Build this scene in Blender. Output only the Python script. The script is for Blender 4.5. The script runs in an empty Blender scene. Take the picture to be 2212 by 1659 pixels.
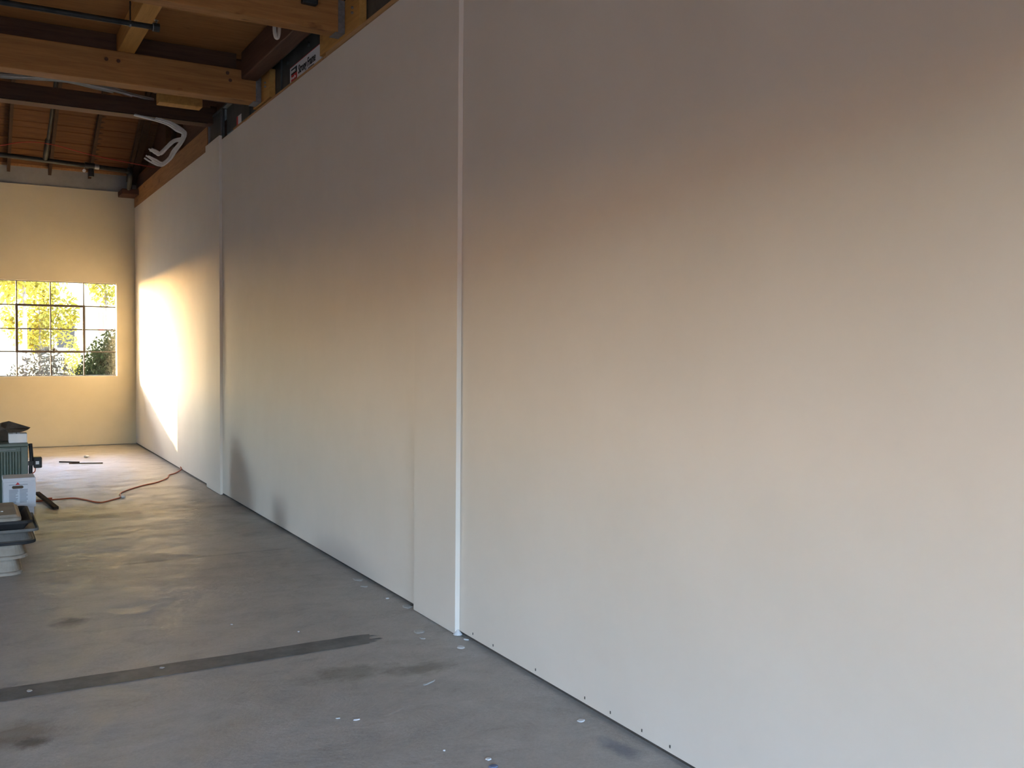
import bpy, bmesh, math, random
from mathutils import Vector, Matrix
random.seed(7)
S = bpy.context.scene
COL = S.collection

# ------------------------------------------------------------------ camera
W, D = 2.402, 16.316            # right wall plane, far wall plane (metres from the camera)
cd = bpy.data.cameras.new('camera')
cam = bpy.data.objects.new('camera', cd); COL.objects.link(cam)
r = Vector((0.86591353, -0.50011513, 0.00886692)); u = Vector((0.01171758, 0.0380039, 0.99920889)); f = Vector((0.50005646, 0.86512459, -0.03876823))
cam.matrix_world = Matrix(((r.x, u.x, -f.x, 0), (r.y, u.y, -f.y, 0), (r.z, u.z, -f.z, 1.62), (0, 0, 0, 1)))
cd.sensor_width = 36; cd.lens = 2048.58 / 2212 * 36; cd.clip_start = 0.05; cd.clip_end = 500
S.camera = cam

# ------------------------------------------------------------------ sky, sun, exposure
SUN = Vector((-1.0, 1.66, 0.425)).normalized()        # towards the sun, low behind the far window
wd = bpy.data.worlds.new('sky'); S.world = wd; wd.use_nodes = True
nt = wd.node_tree; nt.nodes.clear()
sk = nt.nodes.new('ShaderNodeTexSky'); sk.sky_type = 'NISHITA'; sk.sun_disc = False
sk.sun_elevation = math.asin(SUN.z); sk.sun_rotation = math.atan2(SUN.x, SUN.y)
sk.air_density = 1.0; sk.dust_density = 0.8; sk.ozone_density = 2.0
bg = nt.nodes.new('ShaderNodeBackground'); bg.inputs[1].default_value = 3.3
ow = nt.nodes.new('ShaderNodeOutputWorld')
tint = nt.nodes.new('ShaderNodeMix'); tint.data_type = 'RGBA'; tint.blend_type = 'MULTIPLY'; tint.inputs[0].default_value = 1
tint.inputs[7].default_value = (1.0, 1.0, 1.12, 1)
nt.links.new(sk.outputs[0], tint.inputs[6]); nt.links.new(tint.outputs[2], bg.inputs[0]); nt.links.new(bg.outputs[0], ow.inputs[0])
sl = bpy.data.lights.new('sun', 'SUN'); sl.energy = 21; sl.color = (1, 0.74, 0.42); sl.angle = math.radians(1.2)
so = bpy.data.objects.new('sun', sl); COL.objects.link(so)
so.rotation_euler = SUN.to_track_quat('Z', 'Y').to_euler(); so.location = SUN * 60
S.view_settings.view_transform = 'Standard'; S.view_settings.look = 'None'
S.view_settings.gamma = 1; S.view_settings.use_curve_mapping = False
S.view_settings.exposure = 1.80
S.cycles.use_denoising = True; S.cycles.max_bounces = 10; S.cycles.diffuse_bounces = 7
S.cycles.sample_clamp_indirect = 12


def portal(name, loc, direction, sx, sy):
    l = bpy.data.lights.new(name, 'AREA'); l.shape = 'RECTANGLE'; l.size = sx; l.size_y = sy
    l.cycles.is_portal = True
    o = bpy.data.objects.new(name, l); COL.objects.link(o); o.location = loc
    o.rotation_euler = Vector(direction).to_track_quat('-Z', 'Z').to_euler()


XL = -7.6; YN = -6.0                          # side wall and rear wall out of the picture
LWIN = ((11.1, 12.1),); LZ = (1.1, 2.3)   # windows of the side wall out of the picture
DOORS = ((-7.2, -3.3), (-2.5, 1.2)); DZ = 3.12   # two open loading doors in the rear wall
for d0, d1 in DOORS:
    portal('portal_door', ((d0 + d1) / 2, YN - 0.1, DZ / 2), (0, 1, 0), d1 - d0, DZ)
for w0, w1 in LWIN:
    portal('portal_side_window', (XL - 0.1, (w0 + w1) / 2, (LZ[0] + LZ[1]) / 2), (1, 0, 0), w1 - w0, LZ[1] - LZ[0])
portal('portal_window', (1.17, D + 0.15, 1.845), (0, -1, 0), 1.9, 1.48)

# ------------------------------------------------------------------ node helpers / materials
MATS = {}


def nn(t, kind, **kw):
    n = t.nodes.new(kind)
    for k, v in kw.items():
        if k.startswith('i_'):
            key = k[2:]; key = int(key) if key.isdigit() else key
            n.inputs[key].default_value = v
        else:
            setattr(n, k, v)
    return n


def base(name, col, rough=0.7, metal=0.0, spec=0.5):
    m = bpy.data.materials.new(name); m.use_nodes = True; MATS[name] = m
    b = m.node_tree.nodes['Principled BSDF']
    b.inputs['Base Color'].default_value = (*col, 1); b.inputs['Roughness'].default_value = rough
    b.inputs['Metallic'].default_value = metal; b.inputs['Specular IOR Level'].default_value = spec
    return m, m.node_tree, b


def mottled(name, c1, c2, scale=4, rough=0.7, metal=0.0, stretch=(1, 1, 1), bump=0.0, detail=6, spec=0.5, lo=0.35, hi=0.65, coord='Object'):
    m, t, b = base(name, c1, rough, metal, spec)
    tc = nn(t, 'ShaderNodeTexCoord'); mp = nn(t, 'ShaderNodeMapping'); mp.inputs['Scale'].default_value = stretch
    t.links.new(tc.outputs[coord], mp.inputs[0])
    no = nn(t, 'ShaderNodeTexNoise'); no.inputs['Scale'].default_value = scale; no.inputs['Detail'].default_value = detail
    no.inputs['Roughness'].default_value = 0.65
    t.links.new(mp.outputs[0], no.inputs['Vector'])
    rp = nn(t, 'ShaderNodeValToRGB'); rp.color_ramp.elements[0].position = lo; rp.color_ramp.elements[1].position = hi
    rp.color_ramp.elements[0].color = (*c1, 1); rp.color_ramp.elements[1].color = (*c2, 1)
    t.links.new(no.outputs['Fac'], rp.inputs[0]); t.links.new(rp.outputs[0], b.inputs['Base Color'])
    if bump:
        bp = nn(t, 'ShaderNodeBump'); bp.inputs['Strength'].default_value = bump; bp.inputs['Distance'].default_value = 0.01
        t.links.new(no.outputs['Fac'], bp.inputs['Height']); t.links.new(bp.outputs[0], b.inputs['Normal'])
    return m


def wood(name, dark, light, axis='x', rough=0.75, knots=0.6):
    m, t, b = base(name, light, rough, 0, 0.3)
    tc = nn(t, 'ShaderNodeTexCoord'); mp = nn(t, 'ShaderNodeMapping')
    st = {'x': (0.9, 14, 14), 'y': (14, 0.9, 14), 'z': (14, 14, 0.9)}[axis]
    mp.inputs['Scale'].default_value = st; t.links.new(tc.outputs['Object'], mp.inputs[0])
    no = nn(t, 'ShaderNodeTexNoise'); no.inputs['Scale'].default_value = 2.2; no.inputs['Detail'].default_value = 8
    no.inputs['Roughness'].default_value = 0.7; no.inputs['Distortion'].default_value = 0.6
    t.links.new(mp.outputs[0], no.inputs['Vector'])
    rp = nn(t, 'ShaderNodeValToRGB'); e = rp.color_ramp.elements
    e[0].position = 0.3; e[1].position = 0.7; e[0].color = (*dark, 1); e[1].color = (*light, 1)
    t.links.new(no.outputs['Fac'], rp.inputs[0])
    mp2 = nn(t, 'ShaderNodeMapping'); mp2.inputs['Scale'].default_value = {'x': (1, 2.2, 2.2), 'y': (2.2, 1, 2.2), 'z': (2.2, 2.2, 1)}[axis]
    t.links.new(tc.outputs['Object'], mp2.inputs[0])
    vo = nn(t, 'ShaderNodeTexNoise'); vo.inputs['Scale'].default_value = 4.3; vo.inputs['Detail'].default_value = 3
    t.links.new(mp2.outputs[0], vo.inputs['Vector'])
    r2 = nn(t, 'ShaderNodeValToRGB'); e = r2.color_ramp.elements
    e[0].position = 0.64; e[1].position = 0.74; e[0].color = (0, 0, 0, 1); e[1].color = (knots, knots, knots, 1)
    t.links.new(vo.outputs['Fac'], r2.inputs[0])
    mx = nn(t, 'ShaderNodeMix', data_type='RGBA'); t.links.new(r2.outputs[0], mx.inputs['Factor'])
    t.links.new(rp.outputs[0], mx.inputs[6]); mx.inputs[7].default_value = (dark[0] * .25, dark[1] * .22, dark[2] * .2, 1)
    t.links.new(mx.outputs[2], b.inputs['Base Color'])
    bp = nn(t, 'ShaderNodeBump'); bp.inputs['Strength'].default_value = 0.15; bp.inputs['Distance'].default_value = 0.005
    t.links.new(no.outputs['Fac'], bp.inputs['Height']); t.links.new(bp.outputs[0], b.inputs['Normal'])
    return m


mottled('drywall', (0.71, 0.65, 0.57), (0.75, 0.69, 0.61), 1.1, 0.75, bump=0.02, spec=0.12)
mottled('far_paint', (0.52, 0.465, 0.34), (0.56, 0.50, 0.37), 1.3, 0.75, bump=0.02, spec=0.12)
mottled('masonry', (0.23, 0.225, 0.21), (0.30, 0.29, 0.27), 3, 0.9)
mottled('brick_dark', (0.11, 0.06, 0.04), (0.17, 0.10, 0.07), 3, 0.9)
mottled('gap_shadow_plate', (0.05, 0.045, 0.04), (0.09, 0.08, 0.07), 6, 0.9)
wood('plywood', (0.26, 0.115, 0.036), (0.42, 0.20, 0.065), 'x', knots=0.35)
wood('ply_bounce', (0.18, 0.095, 0.035), (0.27, 0.155, 0.06), 'x', knots=0.3)  # brown plywood for the unseen sheets that warm the floor bounce
wood('beam_wood', (0.26, 0.115, 0.036), (0.43, 0.20, 0.065), 'x')
wood('beam_wood_pale', (0.42, 0.21, 0.055), (0.60, 0.31, 0.085), 'y', knots=0.3)
wood('beam_dark', (0.07, 0.032, 0.02), (0.13, 0.062, 0.035), 'x', knots=0.3)
wood('beam_dark_y', (0.07, 0.032, 0.02), (0.13, 0.062, 0.035), 'y', knots=0.3)
wood('plank_wood', (0.07, 0.026, 0.008), (0.135, 0.055, 0.017), 'x', knots=0.9)
wood('rafter_wood', (0.03, 0.014, 0.007), (0.055, 0.027, 0.013), 'y', knots=0.3)
wood('plate_wood', (0.40, 0.22, 0.09), (0.56, 0.34, 0.16), 'y', knots=0.5)
wood('band_wood', (0.27, 0.125, 0.05), (0.44, 0.23, 0.10), 'y', knots=0.7)
mottled('steel_dark', (0.055, 0.06, 0.058), (0.10, 0.105, 0.10), 5, 0.5, 0.3)
mottled('galvanised', (0.17, 0.175, 0.18), (0.26, 0.265, 0.27), 30, 0.45, 0.5)
mottled('pipe_black', (0.014, 0.015, 0.016), (0.036, 0.037, 0.037), 8, 0.5, 0.0, spec=0.3)
base('white_print', (0.75, 0.74, 0.75), 0.5); base('black_print', (0.012, 0.012, 0.014), 0.5); base('red_print', (0.55, 0.03, 0.03), 0.5)
mottled('cable_white', (0.72, 0.69, 0.62), (0.85, 0.82, 0.76), 12, 0.5, stretch=(1, 1, 1))
base('red_wire', (0.30, 0.012, 0.01), 0.5); base('orange_cord', (0.42, 0.09, 0.03), 0.5)
mottled('window_steel', (0.045, 0.035, 0.028), (0.08, 0.06, 0.045), 20, 0.5, 0.2)
mottled('tub_beige', (0.25, 0.215, 0.17), (0.35, 0.31, 0.255), 6, 0.75)
mottled('tub_black', (0.014, 0.014, 0.016), (0.04, 0.04, 0.04), 5, 0.6, spec=0.2)
mottled('tub_grey', (0.085, 0.08, 0.072), (0.16, 0.15, 0.135), 6, 0.65)
mottled('carton', (0.62, 0.63, 0.68), (0.68, 0.69, 0.73), 4, 0.7); base('carton_print', (0.33, 0.35, 0.40), 0.7)
base('slot_brown', (0.10, 0.07, 0.045), 0.9)
mottled('green_metal', (0.085, 0.12, 0.095), (0.13, 0.165, 0.135), 7, 0.45, 0.1)
base('groove_dark', (0.02, 0.03, 0.025), 0.6)
mottled('bright_tin', (0.90, 0.90, 0.90), (0.95, 0.95, 0.95), 14, 0.35, 0.0)
mottled('sheet_dark', (0.045, 0.036, 0.028), (0.10, 0.08, 0.06), 9, 0.55)
mottled('rust_dark', (0.03, 0.02, 0.015), (0.06, 0.042, 0.03), 9, 0.95, spec=0.05)
mottled('bark', (0.10, 0.07, 0.05), (0.17, 0.13, 0.09), 10, 0.9)
mottled('compound_white', (0.60, 0.60, 0.60), (0.70, 0.70, 0.69), 20, 0.6)
mottled('compound_dull', (0.36, 0.36, 0.345), (0.46, 0.46, 0.44), 18, 0.6)
mottled('blue_smear', (0.10, 0.14, 0.24), (0.16, 0.20, 0.30), 18, 0.6)
mottled('trench_fill', (0.085, 0.088, 0.092), (0.165, 0.165, 0.16), 9, 0.55, bump=0.3, detail=10)
mottled('asphalt', (0.085, 0.07, 0.052), (0.12, 0.10, 0.075), 3, 0.9)
mottled('paving', (0.40, 0.32, 0.21), (0.48, 0.39, 0.26), 1.5, 0.9)
mottled('stucco', (0.46, 0.33, 0.16), (0.54, 0.40, 0.20), 2, 0.9); base('stucco_red', (0.45, 0.10, 0.06), 0.8)
base('window_dark', (0.035, 0.026, 0.02), 0.6, 0, 0.05)


def leafmat(name, c, tr):
    m = bpy.data.materials.new(name); m.use_nodes = True; MATS[name] = m; t = m.node_tree; t.nodes.clear()
    d = nn(t, 'ShaderNodeBsdfDiffuse'); d.inputs[0].default_value = (*c, 1)
    q = nn(t, 'ShaderNodeBsdfTranslucent'); q.inputs[0].default_value = (*tr, 1)
    mx = nn(t, 'ShaderNodeMixShader'); mx.inputs[0].default_value = 0.45; o = nn(t, 'ShaderNodeOutputMaterial')
    t.links.new(d.outputs[0], mx.inputs[1]); t.links.new(q.outputs[0], mx.inputs[2]); t.links.new(mx.outputs[0], o.inputs[0])


leafmat('leaf_green', (0.012, 0.014, 0.005), (0.02, 0.024, 0.006)); leafmat('leaf_yellow', (0.16, 0.13, 0.02), (0.22, 0.18, 0.03))
leafmat('leaf_brown', (0.06, 0.045, 0.028), (0.06, 0.045, 0.025))

m = bpy.data.materials.new('pane_glass'); m.use_nodes = True; MATS['pane_glass'] = m; t = m.node_tree; t.nodes.clear()
tr = nn(t, 'ShaderNodeBsdfTransparent'); tr.inputs[0].default_value = (0.95, 0.95, 0.93, 1)
gl = nn(t, 'ShaderNodeBsdfGlossy'); gl.inputs['Roughness'].default_value = 0.03
fr = nn(t, 'ShaderNodeFresnel'); fr.inputs[0].default_value = 1.45; mx = nn(t, 'ShaderNodeMixShader'); o = nn(t, 'ShaderNodeOutputMaterial')
t.links.new(fr.outputs[0], mx.inputs[0]); t.links.new(tr.outputs[0], mx.inputs[1]); t.links.new(gl.outputs[0], mx.inputs[2]); t.links.new(mx.outputs[0], o.inputs[0])


def floor_material():
    m, t, b = base('concrete', (0.25, 0.24, 0.23), 0.5, 0, 0.22)
    L = t.links.new
    g = nn(t, 'ShaderNodeNewGeometry')
    def noise(scale, st=(1, 1, 1), det=8, rough=0.6, dist=0.0):
        mp = nn(t, 'ShaderNodeMapping'); mp.inputs['Scale'].default_value = st; L(g.outputs['Position'], mp.inputs[0])
        n = nn(t, 'ShaderNodeTexNoise'); n.inputs['Scale'].default_value = scale; n.inputs['Detail'].default_value = det
        n.inputs['Roughness'].default_value = rough; n.inputs['Distortion'].default_value = dist; L(mp.outputs[0], n.inputs['Vector']); return n.outputs['Fac']
    def ramp(x, lo, hi, c0, c1):
        r_ = nn(t, 'ShaderNodeValToRGB'); e = r_.color_ramp.elements; e[0].position = lo; e[1].position = hi
        e[0].color = (*c0, 1); e[1].color = (*c1, 1); L(x, r_.inputs[0]); return r_.outputs[0]
    def mix(fac, a, c, mode='MIX'):
        x = nn(t, 'ShaderNodeMix', data_type='RGBA', blend_type=mode)
        (L(fac, x.inputs['Factor']) if not isinstance(fac, float) else setattr(x.inputs['Factor'], 'default_value', fac))
        L(a, x.inputs[6])
        if isinstance(c, tuple): x.inputs[7].default_value = (*c, 1)
        else: L(c, x.inputs[7])
        return x.outputs[2]
    def math_(op, a, c=None):
        x = nn(t, 'ShaderNodeMath', operation=op)
        for i, v in enumerate((a, c)):
            if v is None: continue
            if isinstance(v, (int, float)): x.inputs[i].default_value = v
            else: L(v, x.inputs[i])
        return x.outputs[0]
    big = noise(0.7, det=5); mid = noise(3.0, (0.9, 1.1, 1), 12, 0.75, 0.5); fine = noise(60, det=6, rough=0.8)
    col = ramp(big, 0.35, 0.66, (0.37, 0.335, 0.285), (0.44, 0.40, 0.345))
    col = mix(0.55, col, ramp(mid, 0.36, 0.66, (0.25, 0.23, 0.20), (0.54, 0.50, 0.45)))
    col = mix(0.30, col, ramp(fine, 0.3, 0.7, (0.24, 0.23, 0.22), (0.52, 0.50, 0.49)))
    pale = noise(1.6, (1.3, 0.8, 1), 10, 0.75, 0.8)                      # plaster dust scuffs
    col = mix(ramp(pale, 0.60, 0.72, (0, 0, 0), (0.35, 0.35, 0.35)), col, (0.58, 0.57, 0.57))
    spots = noise(2.7, (0.7, 1.6, 1), 7, 0.6)
    col = mix(ramp(spots, 0.63, 0.70, (0, 0, 0), (0.4, 0.4, 0.4)), col, (0.20, 0.19, 0.17))
    sp = nn(t, 'ShaderNodeSeparateXYZ'); L(g.outputs['Position'], sp.inputs[0])
    wob = math_('MULTIPLY', math_('SUBTRACT', noise(7, det=9, rough=0.75), 0.5), 2.8)
    def stain(cx, cy, rx, ry, c, k):
        nonlocal col
        dx = math_('DIVIDE', math_('SUBTRACT', sp.outputs[0], cx), rx); dy = math_('DIVIDE', math_('SUBTRACT', sp.outputs[1], cy), ry)
        d = math_('ADD', math_('SQRT', math_('ADD', math_('MULTIPLY', dx, dx), math_('MULTIPLY', dy, dy))), wob)
        mr = nn(t, 'ShaderNodeMapRange'); mr.inputs[1].default_value = 1.4; mr.inputs[2].default_value = 0.5
        mr.inputs[3].default_value = 0; mr.inputs[4].default_value = k; L(d, mr.inputs[0])
        col = mix(mr.outputs[0], col, c)
    stain(0.512, 5.99, 0.085, 0.10, (0.10, 0.10, 0.115), 0.75)
    stain(1.62, 9.66, 0.85, 0.10, (0.15, 0.135, 0.12), 0.6)
    stain(0.9, 8.9, 0.9, 0.05, (0.15, 0.14, 0.125), 0.4)
    stain(1.2, 7.4, 0.9, 0.03, (0.13, 0.12, 0.11), 0.4)
    stain(0.12, 4.36, 0.22, 0.13, (0.20, 0.165, 0.135), 0.7)
    stain(0.22, 4.25, 0.06, 0.05, (0.085, 0.07, 0.06), 0.7)
    stain(1.98, 4.30, 0.16, 0.07, (0.14, 0.13, 0.10), 0.6)
    stain(1.62, 4.42, 0.22, 0.10, (0.17, 0.16, 0.125), 0.6)
    stain(1.95, 11.2, 0.22, 0.10, (0.16, 0.14, 0.11), 0.5)
    stain(2.28, 3.05, 0.05, 0.12, (0.13, 0.15, 0.19), 0.6)
    L(col, b.inputs['Base Color'])
    L(ramp(mid, 0.35, 0.68, (0.34,) * 3, (0.60,) * 3), b.inputs['Roughness'])
    L(ramp(noise(4.5, (0.8, 1.2, 1), 10, 0.72, 0.6), 0.42, 0.62, (0.03,) * 3, (0.48,) * 3), b.inputs['Specular IOR Level'])
    h = math_('ADD', math_('MULTIPLY', mid, 0.7), math_('MULTIPLY', noise(9, (0.8, 1.3, 1), 8, 0.7), 0.5))
    bp = nn(t, 'ShaderNodeBump'); bp.inputs['Strength'].default_value = 0.55; bp.inputs['Distance'].default_value = 0.02
    L(h, bp.inputs['Height']); L(bp.outputs[0], b.inputs['Normal'])


floor_material()

# ------------------------------------------------------------------ mesh helpers (all input in world coordinates)
WORLD = {}


def put(name, bm, mat, parent=None, smooth=False):
    lo = Vector((1e9,) * 3); hi = -lo
    for v in bm.verts:
        for k in range(3):
            lo[k] = min(lo[k], v.co[k]); hi[k] = max(hi[k], v.co[k])
    org = Vector(((lo.x + hi.x) / 2, (lo.y + hi.y) / 2, lo.z))
    bmesh.ops.translate(bm, verts=bm.verts, vec=-org)
    bmesh.ops.recalc_face_normals(bm, faces=bm.faces)
    me = bpy.data.meshes.new(name); bm.to_mesh(me); bm.free()
    if smooth:
        for p_ in me.polygons: p_.use_smooth = True
    me.materials.append(MATS[mat])
    return link(name, me, org, parent)


def link(name, data, org, parent=None):
    o = bpy.data.objects.new(name, data); COL.objects.link(o); WORLD[o] = Vector(org)
    if parent is not None:
        o.parent = parent; o.location = Vector(org) - WORLD[parent]
    else:
        o.location = org
    return o


def tag(o, label, cat=None, group=None, kind=None):
    o['label'] = label
    if cat: o['category'] = cat
    if group: o['group'] = group
    if kind: o['kind'] = kind
    return o


def struct(o, label=None):
    o['kind'] = 'structure'
    if label: o['label'] = label
    return o


def thing(name, loc, label, cat, group=None):
    return tag(link(name, None, loc), label, cat, group)


def box(bm, x0, x1, y0, y1, z0, z1, bevel=0.0):
    vs = [bm.verts.new((x, y, z)) for z in (z0, z1) for y in (y0, y1) for x in (x0, x1)]
    fs = [bm.faces.new([vs[i] for i in q]) for q in ((0, 2, 3, 1), (4, 5, 7, 6), (0, 1, 5, 4), (2, 6, 7, 3), (0, 4, 6, 2), (1, 3, 7, 5))]
    if bevel:
        es = list({e for q in fs for e in q.edges})
        bmesh.ops.bevel(bm, geom=es, offset=bevel, segments=2, profile=0.5, affect='EDGES')


def B(*a, **k):
    bm = bmesh.new(); box(bm, *a, **k); return bm


def hole_wall(x0, x1, y0, y1, z0, z1, hx0, hx1, hz0, hz1):
    bm = bmesh.new()
    for a in ((x0, hx0, z0, z1), (hx1, x1, z0, z1), (hx0, hx1, z0, hz0), (hx0, hx1, hz1, z1)):
        if a[1] > a[0] and a[3] > a[2]: box(bm, a[0], a[1], y0, y1, a[2], a[3])
    return bm


def tube(bm, pts, rad, n=8, caps=True):
    pts = [Vector(p_) for p_ in pts]; rings = []; up = None
    for i, p_ in enumerate(pts):
        d = (pts[min(i + 1, len(pts) - 1)] - pts[max(i - 1, 0)]).normalized()
        if up is None:
            up = Vector((0, 0, 1)) if abs(d.z) < 0.9 else Vector((1, 0, 0))
        a = d.cross(up)
        if a.length < 1e-4: a = d.cross(Vector((0, 1, 0)))
        a.normalize(); up = a.cross(d).normalized(); rr = rad[i] if isinstance(rad, (list, tuple)) else rad
        rings.append([bm.verts.new(p_ + (a * math.cos(k * 2 * math.pi / n) + up * math.sin(k * 2 * math.pi / n)) * rr) for k in range(n)])
    for q, s in zip(rings, rings[1:]):
        for k in range(n): bm.faces.new((q[k], q[(k + 1) % n], s[(k + 1) % n], s[k]))
    if caps: bm.faces.new(rings[0][::-1]); bm.faces.new(rings[-1])
    return bm


def T(pts, rad, n=8):
    return tube(bmesh.new(), pts, rad, n)


def spline(pts, k=6):
    P = [Vector(p_) for p_ in pts]; out = []
    for i in range(len(P) - 1):
        a, b_, c, d = P[max(i - 1, 0)], P[i], P[i + 1], P[min(i + 2, len(P) - 1)]
        for j in range(k):
            s = j / k
            out.append(0.5 * (2 * b_ + (c - a) * s + (2 * a - 5 * b_ + 4 * c - d) * s * s + (3 * b_ - a - 3 * c + d) * s ** 3))
    return out + [P[-1]]


def rrect(x0, x1, y0, y1, r_, n=5):
    out = []
    for cx, cy, a0 in ((x1 - r_, y1 - r_, 0), (x0 + r_, y1 - r_, 90), (x0 + r_, y0 + r_, 180), (x1 - r_, y0 + r_, 270)):
        for k in range(n + 1):
            a = math.radians(a0 + 90 * k / n); out.append((cx + r_ * math.cos(a), cy + r_ * math.sin(a)))
    return out


def stackrings(bm, rings, cap0=True, cap1=True):
    vr = [[bm.verts.new(p_) for p_ in q] for q in rings]
    n = len(vr[0])
    for q, s in zip(vr, vr[1:]):
        for k in range(n): bm.faces.new((q[k], q[(k + 1) % n], s[(k + 1) % n], s[k]))
    if cap0: bm.faces.new(vr[0][::-1])
    if cap1: bm.faces.new(vr[-1])
    return bm


# ------------------------------------------------------------------ floor, walls, ceiling
struct(put('floor', B(XL - .2, W + .2, YN - .15, D + .15, -0.15, 0), 'concrete'), 'stained grey concrete slab floor')
FLOOR = bpy.data.objects['floor']
for i in range(6):
    for j in range(4):
        put('bounce_sheet', B(-7.45 + j * 2.445, -5.01 + j * 2.445, -5.9 + i * 1.225, -4.68 + i * 1.225, .001, .012), 'ply_bounce', FLOOR)  # unseen sheets added by the doors to bounce warm light up the wall
# dark filled trench across the slab
bm = bmesh.new(); top = []; bot = []
n = 46
for i in range(n + 1):
    x = -3.2 + (1.965 + 3.2) * i / n
    top.append((x - (.01 if i == n else 0), 4.975 + random.uniform(-.006, .006) - (0.02 if i == n else 0)))
    bot.append((x - (.07 if i == n else 0), 4.80 + random.uniform(-.006, .006)))
va = [bm.verts.new((x, y, 0.002)) for x, y in top]; vb = [bm.verts.new((x, y, 0.002)) for x, y in bot]
for i in range(n): bm.faces.new((vb[i], vb[i + 1], va[i + 1], va[i]))
for k in range(5):                                   # ragged end where the fill peters out
    y0 = 4.815 + k * .032; xe = 1.90 + .10 * [.5, .95, .25, .8, .4][k]
    q = [bm.verts.new(p_) for p_ in ((1.88, y0, .0022), (xe, y0 + .006, .0022), (xe - .02, y0 + .024, .0022), (1.88, y0 + .028, .0022))]; bm.faces.new(q)
tag(put('filled_trench', bm, 'trench_fill', FLOOR), 'dark grey patched trench strip across the concrete')
# dried joint compound splats
def splat(name, cx, cy, rx, ry, mat, rot=0.0):
    bm = bmesh.new(); n = 14; c = bm.verts.new((cx, cy, 0.005)); ring = []; low = []
    ph = [random.uniform(.75, 1.15) for _ in range(n)]
    for k in range(n):
        a = 2 * math.pi * k / n; x, y = rx * math.cos(a) * ph[k], ry * math.sin(a) * ph[k]
        x, y = x * math.cos(rot) - y * math.sin(rot), x * math.sin(rot) + y * math.cos(rot)
        ring.append(bm.verts.new((cx + .8 * x, cy + .8 * y, 0.004))); low.append(bm.verts.new((cx + x, cy + y, 0.0005)))
    for k in range(n):
        j = (k + 1) % n; bm.faces.new((c, ring[k], ring[j])); bm.faces.new((ring[k], low[k], low[j], ring[j]))
    return put(name, bm, mat, FLOOR)


K = 1.0125
for cx, cy, rx, ry, mt in ((2.195, 4.817, .035, .05, 'compound_dull'), (2.276, 3.319, .018, .018, 'compound_white'), (1.746, 3.178, .016, .014, 'compound_white'),
                           (2.345, 5.316, .04, .045, 'compound_dull'), (2.16, 4.692, .016, .02, 'compound_dull'), (2.271, 4.45, .022, .03, 'compound_white'),
                           (2.36, 4.56, .014, .018, 'compound_white'), (2.318, 6.097, .03, .05, 'compound_dull'), (0.83, 4.868, .012, .016, 'compound_dull'),
                           (0.242, 4.829, .014, .02, 'compound_dull'), (1.373, 3.843, .012, .008, 'compound_dull'), (1.437, 3.79, .016, .008, 'compound_white'),
                           (1.308, 5.446, .008, .01, 'compound_dull'), (1.60, 5.13, .006, .008, 'compound_white'), (2.29, 5.9, .02, .03, 'compound_dull'),
                           (2.31, 5.55, .012, .016, 'compound_white'), (1.63, 3.33, .006, .006, 'compound_white'), (1.90, 4.05, .05, .012, 'compound_dull')):
    splat('compound_splat', cx * K, cy * K, rx, ry, mt, random.uniform(-.5, .5))
splat('blue_smear', 1.755, 3.15, .022, .02, 'blue_smear')

# right wall: base plate behind, drywall skins 2 cm off the floor, two boxed-out column casings
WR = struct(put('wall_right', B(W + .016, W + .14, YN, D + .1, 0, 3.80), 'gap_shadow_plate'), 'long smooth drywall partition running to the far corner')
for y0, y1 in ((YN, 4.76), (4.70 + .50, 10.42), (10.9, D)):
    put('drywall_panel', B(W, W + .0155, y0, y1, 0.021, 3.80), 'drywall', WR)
for y0, y1, zt in ((4.72, 5.29, 3.80), (10.36, 11.02, 3.84)):
    put('column_casing', B(W - .03, W - .0005, y0, y1, 0.004, zt, bevel=0.003), 'drywall', WR)
bm = bmesh.new(); tube(bm, [(W - .014, 4.716, .003), (W - .014, 4.716, .03)], [.028, .004], 10)
put('compound_blob', bm, 'compound_white', WR)
for y in (4.56, 4.33, 3.90, 3.475, 3.28, 3.06, 2.88, 2.6):
    put('screw_head', B(W - .0015, W + .001, y - .003, y + .003, .040, .052), 'gap_shadow_plate', WR)
put('upper_sheathing', B(W + .17, W + .24, YN, D + .1, 3.80, 8.2), 'beam_dark_y', WR)

# top plate: thin timber strip on top of the drywall, made of three lengths
TP = struct(put('trim_1', B(W - .004, W + .14, 7.02, 9.86, 3.802, 3.818), 'plate_wood'), 'thin timber plate capping the drywall')
put('plate_length', B(W - .008, W + .14, 1.0, 7.0, 3.802, 3.832), 'plate_wood', TP)
put('splinter', B(W - .012, W + .0, 9.25, 9.42, 3.795, 3.806), 'plate_wood', TP)
# deep timber band above the far drywall
TB = struct(put('trim_2', B(W - .006, W + .10, 11.04, D - .005, 3.803, 4.065), 'band_wood'), 'deep brown timber band above the far drywall')
put('upper_band', B(W + .03, W + .10, 11.04, D - .005, 4.067, 4.30), 'beam_dark_y', TB)

# far wall with the steel window opening
HX0, HX1, HZ0, HZ1 = 0.215, 2.128, 1.098, 2.585
WF = struct(put('wall_far', hole_wall(XL, W, D, D + .016, 0.012, 4.035, HX0, HX1, HZ0, HZ1), 'far_paint'), 'smooth cream drywall end wall around the steel window')
put('block_backing', hole_wall(XL, W + .2, D + .018, D + .15, 0, 4.9, HX0, HX1, HZ0, HZ1), 'masonry', WF)
bm = bmesh.new()
for a in ((HX0, HX0 + .006, HZ0, HZ1), (HX1 - .006, HX1, HZ0, HZ1), (HX0 + .006, HX1 - .006, HZ0, HZ0 + .006), (HX0 + .006, HX1 - .006, HZ1 - .006, HZ1)):
    box(bm, a[0], a[1], D - .001, D + .10, a[2], a[3])
put('window_reveal', bm, 'far_paint', WF)
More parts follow.
